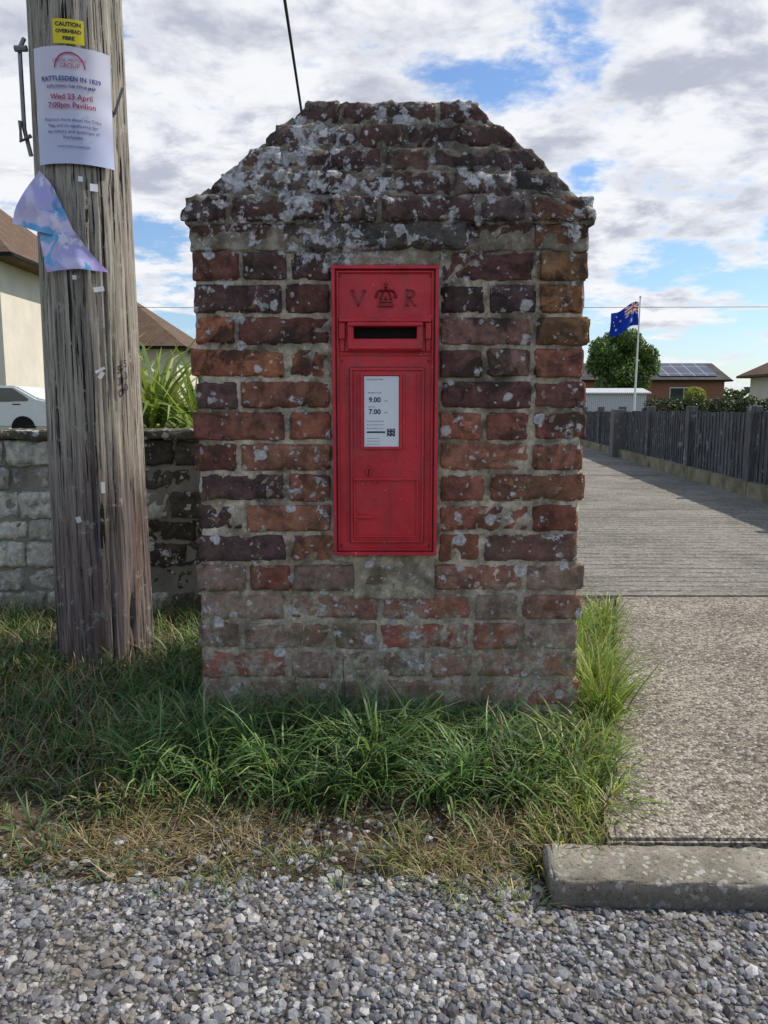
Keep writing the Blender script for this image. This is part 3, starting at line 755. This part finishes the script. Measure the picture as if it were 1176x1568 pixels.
# ------------------------------------------------------------------ fence
fe=empty("timber_fence")
m=MT("black_stained_boards"); c=m.mix(m.map(m.noise(20,6,.7,co=m.scaleco((3,3,.3))),.4,.7),m.attr(),(.17,.175,.19)); c=m.mix(m.map(m.noise(9,5,.7),.58,.66,0,.7),c,(.36,.37,.36))
MAT_FEN=m.fin(c,.9,m.bump(m.noise(50,4,co=m.scaleco((3,3,.3))),.5,.004),.2)
F=Acc(); Gb=Acc()
y=5.0
d=Vector((.095,1,0)).normalized(); nrm=Vector((-d.y,d.x,0))
def fpt(y): return Vector((3.23+.095*(y-6.43),y,0))
while y<19:
    wd=.105; p=fpt(y); k=random.uniform(.6,1.7); hh=.79-.004*(y-6)+random.uniform(-.010,.010)
    q=[p+nrm*.012,p+d*wd+nrm*.002,p+d*wd-nrm*.012,p-nrm*.006]
    v=[(a.x,a.y,.17) for a in q]+[(a.x,a.y,hh) for a in q]
    F.add(v,[(0,1,2,3),(7,6,5,4),(0,4,5,1),(1,5,6,2),(2,6,7,3),(3,7,4,0)],(.045*k,.046*k,.052*k)); y+=wd*.93
for yy in np.arange(5,19,1.83):
    p=fpt(yy); v,f=bbox(p.x-.055,p.x+.045,p.y-.05,p.y+.05,0,.84,.006); F.add(v,f,(.09,.085,.08))
p=fpt(12.3); v,f=bbox(p.x-.17,p.x+.0,p.y-.09,p.y+.09,0,.80,.01); F.add(v,f,(.15,.14,.13))
F.obj("boards",MAT_FEN,fe)
for i in range(8):
    a=fpt(5+i*1.75)+nrm*.07; b=fpt(5+(i+1)*1.75-.02)+nrm*.07; a2=a-nrm*.10; b2=b-nrm*.10
    q=[a,b,b2,a2]; v=[(c_.x,c_.y,-.02) for c_ in q]+[(c_.x,c_.y,.175) for c_ in q]
    Gb.add(v,[(0,1,2,3),(7,6,5,4),(0,4,5,1),(1,5,6,2),(2,6,7,3),(3,7,4,0)])
Gb.obj("gravel_board",simple("mossy_concrete",(.20,.185,.12),.95,scale=5,var=.4,bstr=.6),fe)

# ------------------------------------------------------------------ buildings
def tile_mat(name,c0,c1,sc=5):
    m=MT(name); z=m.sep()[2]; br=m.n('ShaderNodeTexBrick')
    cv=m.n('ShaderNodeCombineXYZ'); xx=m.math('ADD',m.sep()[0],m.sep()[1]); m.set(cv.inputs[0],xx); m.set(cv.inputs[1],m.math('MULTIPLY',z,1.6))
    m.set(br.inputs['Vector'],cv.outputs[0]); br.inputs['Scale'].default_value=sc; br.inputs['Mortar Size'].default_value=.03
    m.set(br.inputs['Color1'],c0); m.set(br.inputs['Color2'],c1); m.set(br.inputs['Mortar'],tuple(x*.4 for x in c0))
    c=m.mix(m.map(m.noise(1.5,6,.7),.4,.7,0,.5),br.outputs['Color'],(.17,.14,.10))
    return m.fin(c,.9,m.bump(br.outputs['Fac'],.6,-.02),.2)
MAT_RB=tile_mat("brown_tiles",(.12,.075,.05),(.16,.10,.07),3); MAT_RG=tile_mat("dark_tiles",(.05,.05,.055),(.07,.07,.075),3)
MAT_CREAM=simple("cream_render",(.62,.58,.49),.9,scale=1.2,var=.07,bscale=80,bstr=.4,bd=.01)
MAT_GLASS=simple("window_glass",(.03,.04,.05),.08,var=.1,bstr=0,spec=.8); MAT_FRAME=simple("white_frame",(.75,.75,.73),.5,var=.03,bstr=0)
m=MT("red_brickwork"); br=m.n('ShaderNodeTexBrick'); cv=m.n('ShaderNodeCombineXYZ'); m.set(cv.inputs[0],m.math('ADD',m.sep()[0],m.sep()[1])); m.set(cv.inputs[1],m.sep()[2]); m.set(br.inputs['Vector'],cv.outputs[0]); br.inputs['Scale'].default_value=4.4
m.set(br.inputs['Color1'],(.28,.10,.06)); m.set(br.inputs['Color2'],(.22,.08,.055)); m.set(br.inputs['Mortar'],(.3,.26,.2)); MAT_RBK=m.fin(br.outputs['Color'],.9,None,.2)
def house(name,x0,x1,y0,y1,ze,zr,wall,roof,ov=.4,wins=(),hip=True,side_w=()):
    h=empty(name)
    v,f=bbox(x0,x1,y0,y1,-.03,ze); mk("walls",v,f,wall,h)
    X0,X1,Y0,Y1=x0-ov,x1+ov,y0-ov,y1+ov; yc=(Y0+Y1)/2; ins=(Y1-Y0)/2 if hip else 0
    zb=ze-.05
    rv=[(X0,Y0,zb),(X1,Y0,zb),(X1,Y1,zb),(X0,Y1,zb),(X0+ins,yc,zr),(X1-ins,yc,zr)]
    t=.12; rv2=[(a,b,c_+t) for a,b,c_ in rv]
    mk("roof",rv+rv2,[(6,7,11,10),(7,8,11),(8,9,10,11),(9,6,10),(0,3,2,1),(0,1,7,6),(1,2,8,7),(2,3,9,8),(3,0,6,9)],roof,h)
    gt=Acc()
    v,f=bbox(X0-.06,X1+.06,Y0-.08,Y0-.005,zb-.02,zb+.10,.01); gt.add(v,f); v,f=bbox(X1+.005,X1+.08,Y0,Y1,zb-.02,zb+.10,.01); gt.add(v,f)
    gt.obj("gutters",MAT_BLACK,h)
    fr=Acc(); gl=Acc()
    for (a,b,c_,d_) in wins:
        v,f=bbox(a,b,y0-.04,y0+.02,c_,d_,.01); fr.add(v,f)
        for k in range(2):
            u0=a+.06+(b-a-.06)*k/2; u1=a+(b-a-.06)*(k+1)/2
            v,f=bbox(u0,u1,y0-.05,y0+.0,c_+.07,d_-.07); gl.add(v,f)
    for (a,b,c_,d_) in side_w:
        v,f=bbox(x1-.02,x1+.04,a,b,c_,d_,.01); fr.add(v,f); v,f=bbox(x1,x1+.05,a+.07,b-.07,c_+.07,d_-.07); gl.add(v,f)
    if fr.v: fr.obj("window_frames",MAT_FRAME,h); gl.obj("window_panes",MAT_GLASS,h)
    return h
house("rendered_house",-28,-12.6,26,34.4,5.65,9.9,MAT_CREAM,MAT_RB,.8,wins=((-19,-17,3.4,4.7),(-19,-17,.9,2.3),(-25,-23,3.4,4.7)),side_w=((30.5,32,3.5,4.7),(30.5,32,1.0,2.2)))
house("rendered_bungalow",-26,-10.6,40,48,3.85,7.1,MAT_CREAM,MAT_RB,.6,wins=((-15,-13,1.0,2.3),(-21,-19,1.0,2.3)))
bh=house("brick_house",15.5,26.2,60,67,2.9,4.3,MAT_RBK,MAT_RG,.4,wins=((17,19,1.2,2.4),(22.0,24.2,1.2,2.4)),hip=False)
m=MT("solar_cells"); br=m.n('ShaderNodeTexBrick'); br.offset=0; cv=m.n('ShaderNodeCombineXYZ'); m.set(cv.inputs[0],m.sep()[0]); m.set(cv.inputs[1],m.sep()[1]); m.set(br.inputs['Vector'],cv.outputs[0]); br.inputs['Scale'].default_value=1; br.inputs['Brick Width'].default_value=1.0; br.inputs['Row Height'].default_value=1.6; br.inputs['Mortar Size'].default_value=.03
m.set(br.inputs['Color1'],(.02,.025,.05)); m.set(br.inputs['Color2'],(.025,.03,.055)); m.set(br.inputs['Mortar'],(.35,.36,.38)); MAT_SOL=m.fin(br.outputs['Color'],.2,None,.6)
s0=(4.3-2.85)/3.9
def rz(y): return 2.85+.12+(y-59.6)*s0+.08
mk("solar_panels",[(21.3,60.2,rz(60.2)),(25.8,60.2,rz(60.2)),(25.8,63.1,rz(63.1)),(21.3,63.1,rz(63.1))],[(0,1,2,3)],MAT_SOL,bh)
house("cream_bungalow",20.2,32,36,43,2.5,4.9,MAT_CREAM,MAT_RB,.55,wins=((22,23.8,1.1,2.1),))
gs=empty("garden_shed")
m=MT("corrugated_sheet"); wv=m.n('ShaderNodeTexWave'); wv.bands_direction='X'; m.set(wv.inputs['Vector'],m.co); wv.inputs['Scale'].default_value=3
MAT_COR=m.fin(m.mix(wv.outputs['Fac'],(.42,.44,.46),(.60,.62,.64)),.6,m.bump(wv.outputs['Fac'],.8,.03),.4)
v,f=bbox(9.3,13.5,40,42.5,0,1.55); mk("walls",v,f,MAT_COR,gs)
v,f=prism([(39.85,1.53),(42.65,1.53),(42.65,1.60),(41.25,1.86),(39.85,1.60)],'x',9.1,13.7); mk("roof",v,f,MAT_COR,gs)
def leafmass(centers,n,size,palette):
    cs_=np.array(centers); wts=cs_[:,3]*cs_[:,4]+cs_[:,3]*cs_[:,5]; wts/=wts.sum()
    idx=rng.choice(len(cs_),n,p=wts); c=cs_[idx]
    d=rng.normal(size=(n,3)); d/=np.linalg.norm(d,axis=1)[:,None]; r=rng.uniform(.55,1.08,n)**.6
    p=c[:,:3]+d*c[:,3:]*r[:,None]
    a=rng.normal(size=(n,3)); a/=np.linalg.norm(a,axis=1)[:,None]; b=np.cross(a,d+.3*rng.normal(size=(n,3))); b/=np.linalg.norm(b,axis=1)[:,None]+1e-9
    s=size*rng.uniform(.6,1.4,n)[:,None]
    v=np.stack([p-a*s,p+b*s*.55,p+a*s,p-b*s*.55],1).reshape(-1,3)
    f=np.arange(n*4).reshape(n,4)
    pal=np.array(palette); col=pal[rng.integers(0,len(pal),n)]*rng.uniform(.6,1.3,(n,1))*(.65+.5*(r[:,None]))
    return v,f,np.repeat(col,4,0)
def plant(name,centers,n,size,palette,trunk=None):
    e=empty(name); v,f,c=leafmass(centers,n,size,palette); mk("foliage",v,f,MAT_GRASS,e,c)
    if trunk:
        T_=Acc()
        for pts,r in trunk:
            v,f=tube(pts,r,8); T_.add(v,f)
        T_.obj("trunk",MAT_TIMB,e)
    return e
tc=[]
for i in range(46):
    a=rng.uniform(0,6.28); rr=rng.uniform(0,1.0)**.6; zz=rng.uniform(1.5,4.8)
    wz=math.sqrt(max(.05,1-((zz-2.9)/2.4)**2)); tc.append((13.9+math.cos(a)*rr*1.85*wz,46+math.sin(a)*rr*1.5*wz,zz,.72,.72,.62))
plant("garden_tree",tc,32000,.09,[(.065,.12,.033),(.085,.15,.038),(.12,.19,.05),(.05,.09,.027)],
      trunk=[([(13.9,46,0),(13.88,46,1.3),(13.92,46.02,2.9)],[.18,.14,.08]),([(13.9,46,1.2),(14.7,46.1,2.7)],[.09,.04]),([(13.9,46,1.3),(13.1,45.9,2.9)],[.09,.04])])
plant("hedge",[(10.45+i*.5,30.2+rng.uniform(-.15,.15),.60+rng.uniform(-.06,.06),.45,.4,.66) for i in range(12)],8000,.06,[(.03,.045,.02),(.04,.06,.022)])
plant("golden_shrub",[(13.0+rng.uniform(-.6,.6),33+rng.uniform(-.3,.3),1.1+rng.uniform(-.3,.35),.35,.35,.35) for i in range(9)],3500,.06,[(.22,.23,.04),(.14,.17,.04),(.28,.28,.05)])
plant("hedge",[(-90+i*3.0,95+rng.uniform(-2,2),1.1+rng.uniform(-.3,.7),2.4,2,1.7+rng.uniform(-.3,.6)) for i in range(62)],26000,.35,[(.03,.05,.016),(.045,.07,.02),(.06,.08,.03)])
fl=empty("flagpole"); Fp=Acc()
v,f=tube([(8.05,25,0),(8.10,25,4.28)],[.04,.022],10); Fp.add(v,f); v,f=bbox(8.07,8.13,24.97,25.03,4.26,4.33,.012); Fp.add(v,f)
Fp.obj("pole",MAT_FRAME,fl)
nx_,nz_=72,40; vs=[];cs2=[];fs=[]
def jack(u,v):
    W_=(.85,.85,.85);Rd=(.6,.02,.04);Bl=(.012,.03,.22)
    if abs(u-.5)<.05 or abs(v-.5)<.09: return Rd
    if abs(u-.5)<.09 or abs(v-.5)<.16: return W_
    dd=min(abs(u-v),abs(u+v-1))
    if dd<.035: return Rd
    if dd<.10: return W_
    return Bl
stars=[(.25,.25,.075),(.75,.8,.045),(.62,.55,.04),(.87,.6,.04),(.75,.25,.05),(.81,.45,.025)]
for j in range(nz_+1):
    for i in range(nx_+1):
        u,v_=i/nx_,j/nz_
        c_=(.012,.05,.42)
        if u<.5 and v_>.5: c_=jack(u*2,(v_-.5)*2)
        else:
            for a,b,r_ in stars:
                dx,dy=(u-a)*2,(v_-b); an=math.atan2(dy,dx)
                if math.hypot(dx,dy)<r_*(1.0+.45*math.cos(7*an)): c_=(.85,.85,.85)
        X=8.085-u*.92; Z=4.14-(1-v_)*.72-.40*u**1.3+.05*math.sin(u*7); Y=25+.10*math.sin(u*9+v_*2.5)
        vs.append((X,Y,Z)); cs2.append(c_)
for j in range(nz_):
    for i in range(nx_): a=j*(nx_+1)+i; fs.append((a,a+1,a+nx_+2,a+nx_+1))
mF=MT("flag_cloth"); mF.fin(mF.attr(),.8,None,.1)
mk("flag",vs,fs,mF.m,fl,cs2,True)

# ------------------------------------------------------------------ parked car behind the wall
car=empty("parked_car"); MAT_CARP=simple("silver_white_paint",(.66,.68,.68),.25,var=.03,bstr=0,spec=.6)
cx0,cy0=-12.9,20.5
prof=[(0,.35),(0,.75),(.12,.92),(.95,1.0),(1.55,1.34),(2.1,1.42),(3.2,1.40),(3.75,1.08),(4.15,1.00),(4.2,.55),(4.15,.30),(.1,.28)]
def carpart(poly,y0,y1,bev):
    v,f=prism([(cx0+a,b) for a,b in poly],'y',y0,y1); bm=bmesh.new(); bv=[bm.verts.new(p) for p in v]
    for q in f: bm.faces.new([bv[i] for i in q])
    bmesh.ops.recalc_face_normals(bm,faces=bm.faces[:])
    if bev: bmesh.ops.bevel(bm,geom=bm.edges[:],offset=bev,segments=3,affect='EDGES')
    bm.verts.index_update(); vv=[tuple(p.co) for p in bm.verts]; ff=[tuple(p.index for p in q.verts) for q in bm.faces]; bm.free(); return vv,ff
v,f=carpart(prof,cy0,cy0+1.7,.05); mk("body",v,f,MAT_CARP,car,smooth=False)
gl=Acc()
for poly in ([(1.10,1.0),(1.62,1.31),(2.28,1.36),(2.28,.97)],[(2.36,.97),(2.36,1.36),(3.12,1.34),(3.52,1.06),(3.5,1.0)]):
    v,f=carpart(poly,cy0-.012,cy0+.02,0); gl.add(v,f)
gl.obj("side_windows",MAT_GLASS,car)
wh=Acc()
for wx in (.85,3.35):
    for wy in (cy0-.02,cy0+1.52):
        v,f=tube([(cx0+wx,wy,.30),(cx0+wx,wy+.2,.30)],.31,20); wh.add(v,f)
wh.obj("wheels",MAT_BLACK,car)
Hb=Acc()
for poly in ([(1.9,.90),(1.9,.93),(2.1,.93),(2.1,.90)],[(3.1,.90),(3.1,.93),(3.3,.93),(3.3,.90)],[(2.31,.45),(2.31,.97),(2.325,.97),(2.325,.45)]):
    v,f=carpart(poly,cy0-.01,cy0+.01,0); Hb.add(v,f)
Hb.obj("door_trim",MAT_BLACK,car)

# ------------------------------------------------------------------ sword-leaved plant behind the wall
cp=empty("cordyline_plant"); YV=[];YF=[];YC=[];o_=0
for (hx,hy,hz,n_,Lm) in ((-1.02,3.45,.72,90,.62),(-.86,3.6,.66,110,.58),(-1.22,3.7,.80,60,.5),(-.78,3.4,.60,110,.5),(-.98,3.3,.40,60,.45)):
    ph=rng.uniform(0,2*math.pi,n_)
    col=np.array([(.26,.32,.08),(.18,.25,.07),(.34,.36,.13),(.13,.19,.06)])[rng.integers(0,4,n_)]*rng.uniform(.8,1.2,(n_,1))
    v,f,c=blades(np.full(n_,hx),np.full(n_,hy),np.full(n_,hz)+rng.uniform(-.08,.05,n_),rng.uniform(.6,1,n_)*Lm,ph,rng.uniform(.05,1.3,n_),rng.uniform(.3,1.9,n_),rng.uniform(.016,.028,n_),col)
    YV.append(v);YF.append(f+o_);YC.append(c);o_+=len(v)
mk("leaves",np.concatenate(YV),np.concatenate(YF),MAT_GRASS,cp,np.concatenate(YC),True)
T_=Acc()
for (x_,y_,z_) in ((-1.02,3.45,.72),(-.86,3.6,.66),(-1.22,3.7,.80),(-.78,3.4,.60),(-.98,3.3,.4)):
    v,f=tube([(x_*.98,y_,-.03),(x_,y_,z_)],[.04,.03],8); T_.add(v,f)
T_.obj("stems",MAT_TIMB,cp)

# ------------------------------------------------------------------ overhead cables
MAT_CAB=simple("black_cable",(.01,.01,.012),.6,bstr=0)
def cable(name,a,b,sag,r,n=40):
    a=Vector(a);b=Vector(b); pts=[]
    for i in range(n+1):
        t=i/n; p=a.lerp(b,t); p.z-=sag*4*t*(1-t); pts.append(tuple(p))
    v,f=tube(pts,r,6); mk(name,v,f,MAT_CAB)
P1=Vector((-.774,6.48,3.97)); P2=Vector((-.88,8.795,3.924)); D=P2-P1
cable("overhead_cable",P1-D*8,P1+D*8,0,.013,8)
e=empty("utility_pole"); q=P1+D*8; v,f=tube([(q.x,q.y,-.03),(q.x,q.y,q.z+.12)],[.13,.10],14); mk("shaft",v,f,MAT_TIMB,e); v,f=bbox(q.x-.12,q.x+.12,q.y-.04,q.y+.04,q.z-.03,q.z+.05,.008); mk("bracket",v,f,MAT_STEEL,e)
cable("overhead_cable",(-36,38,5.75),(36,38,5.75),.15,.013)
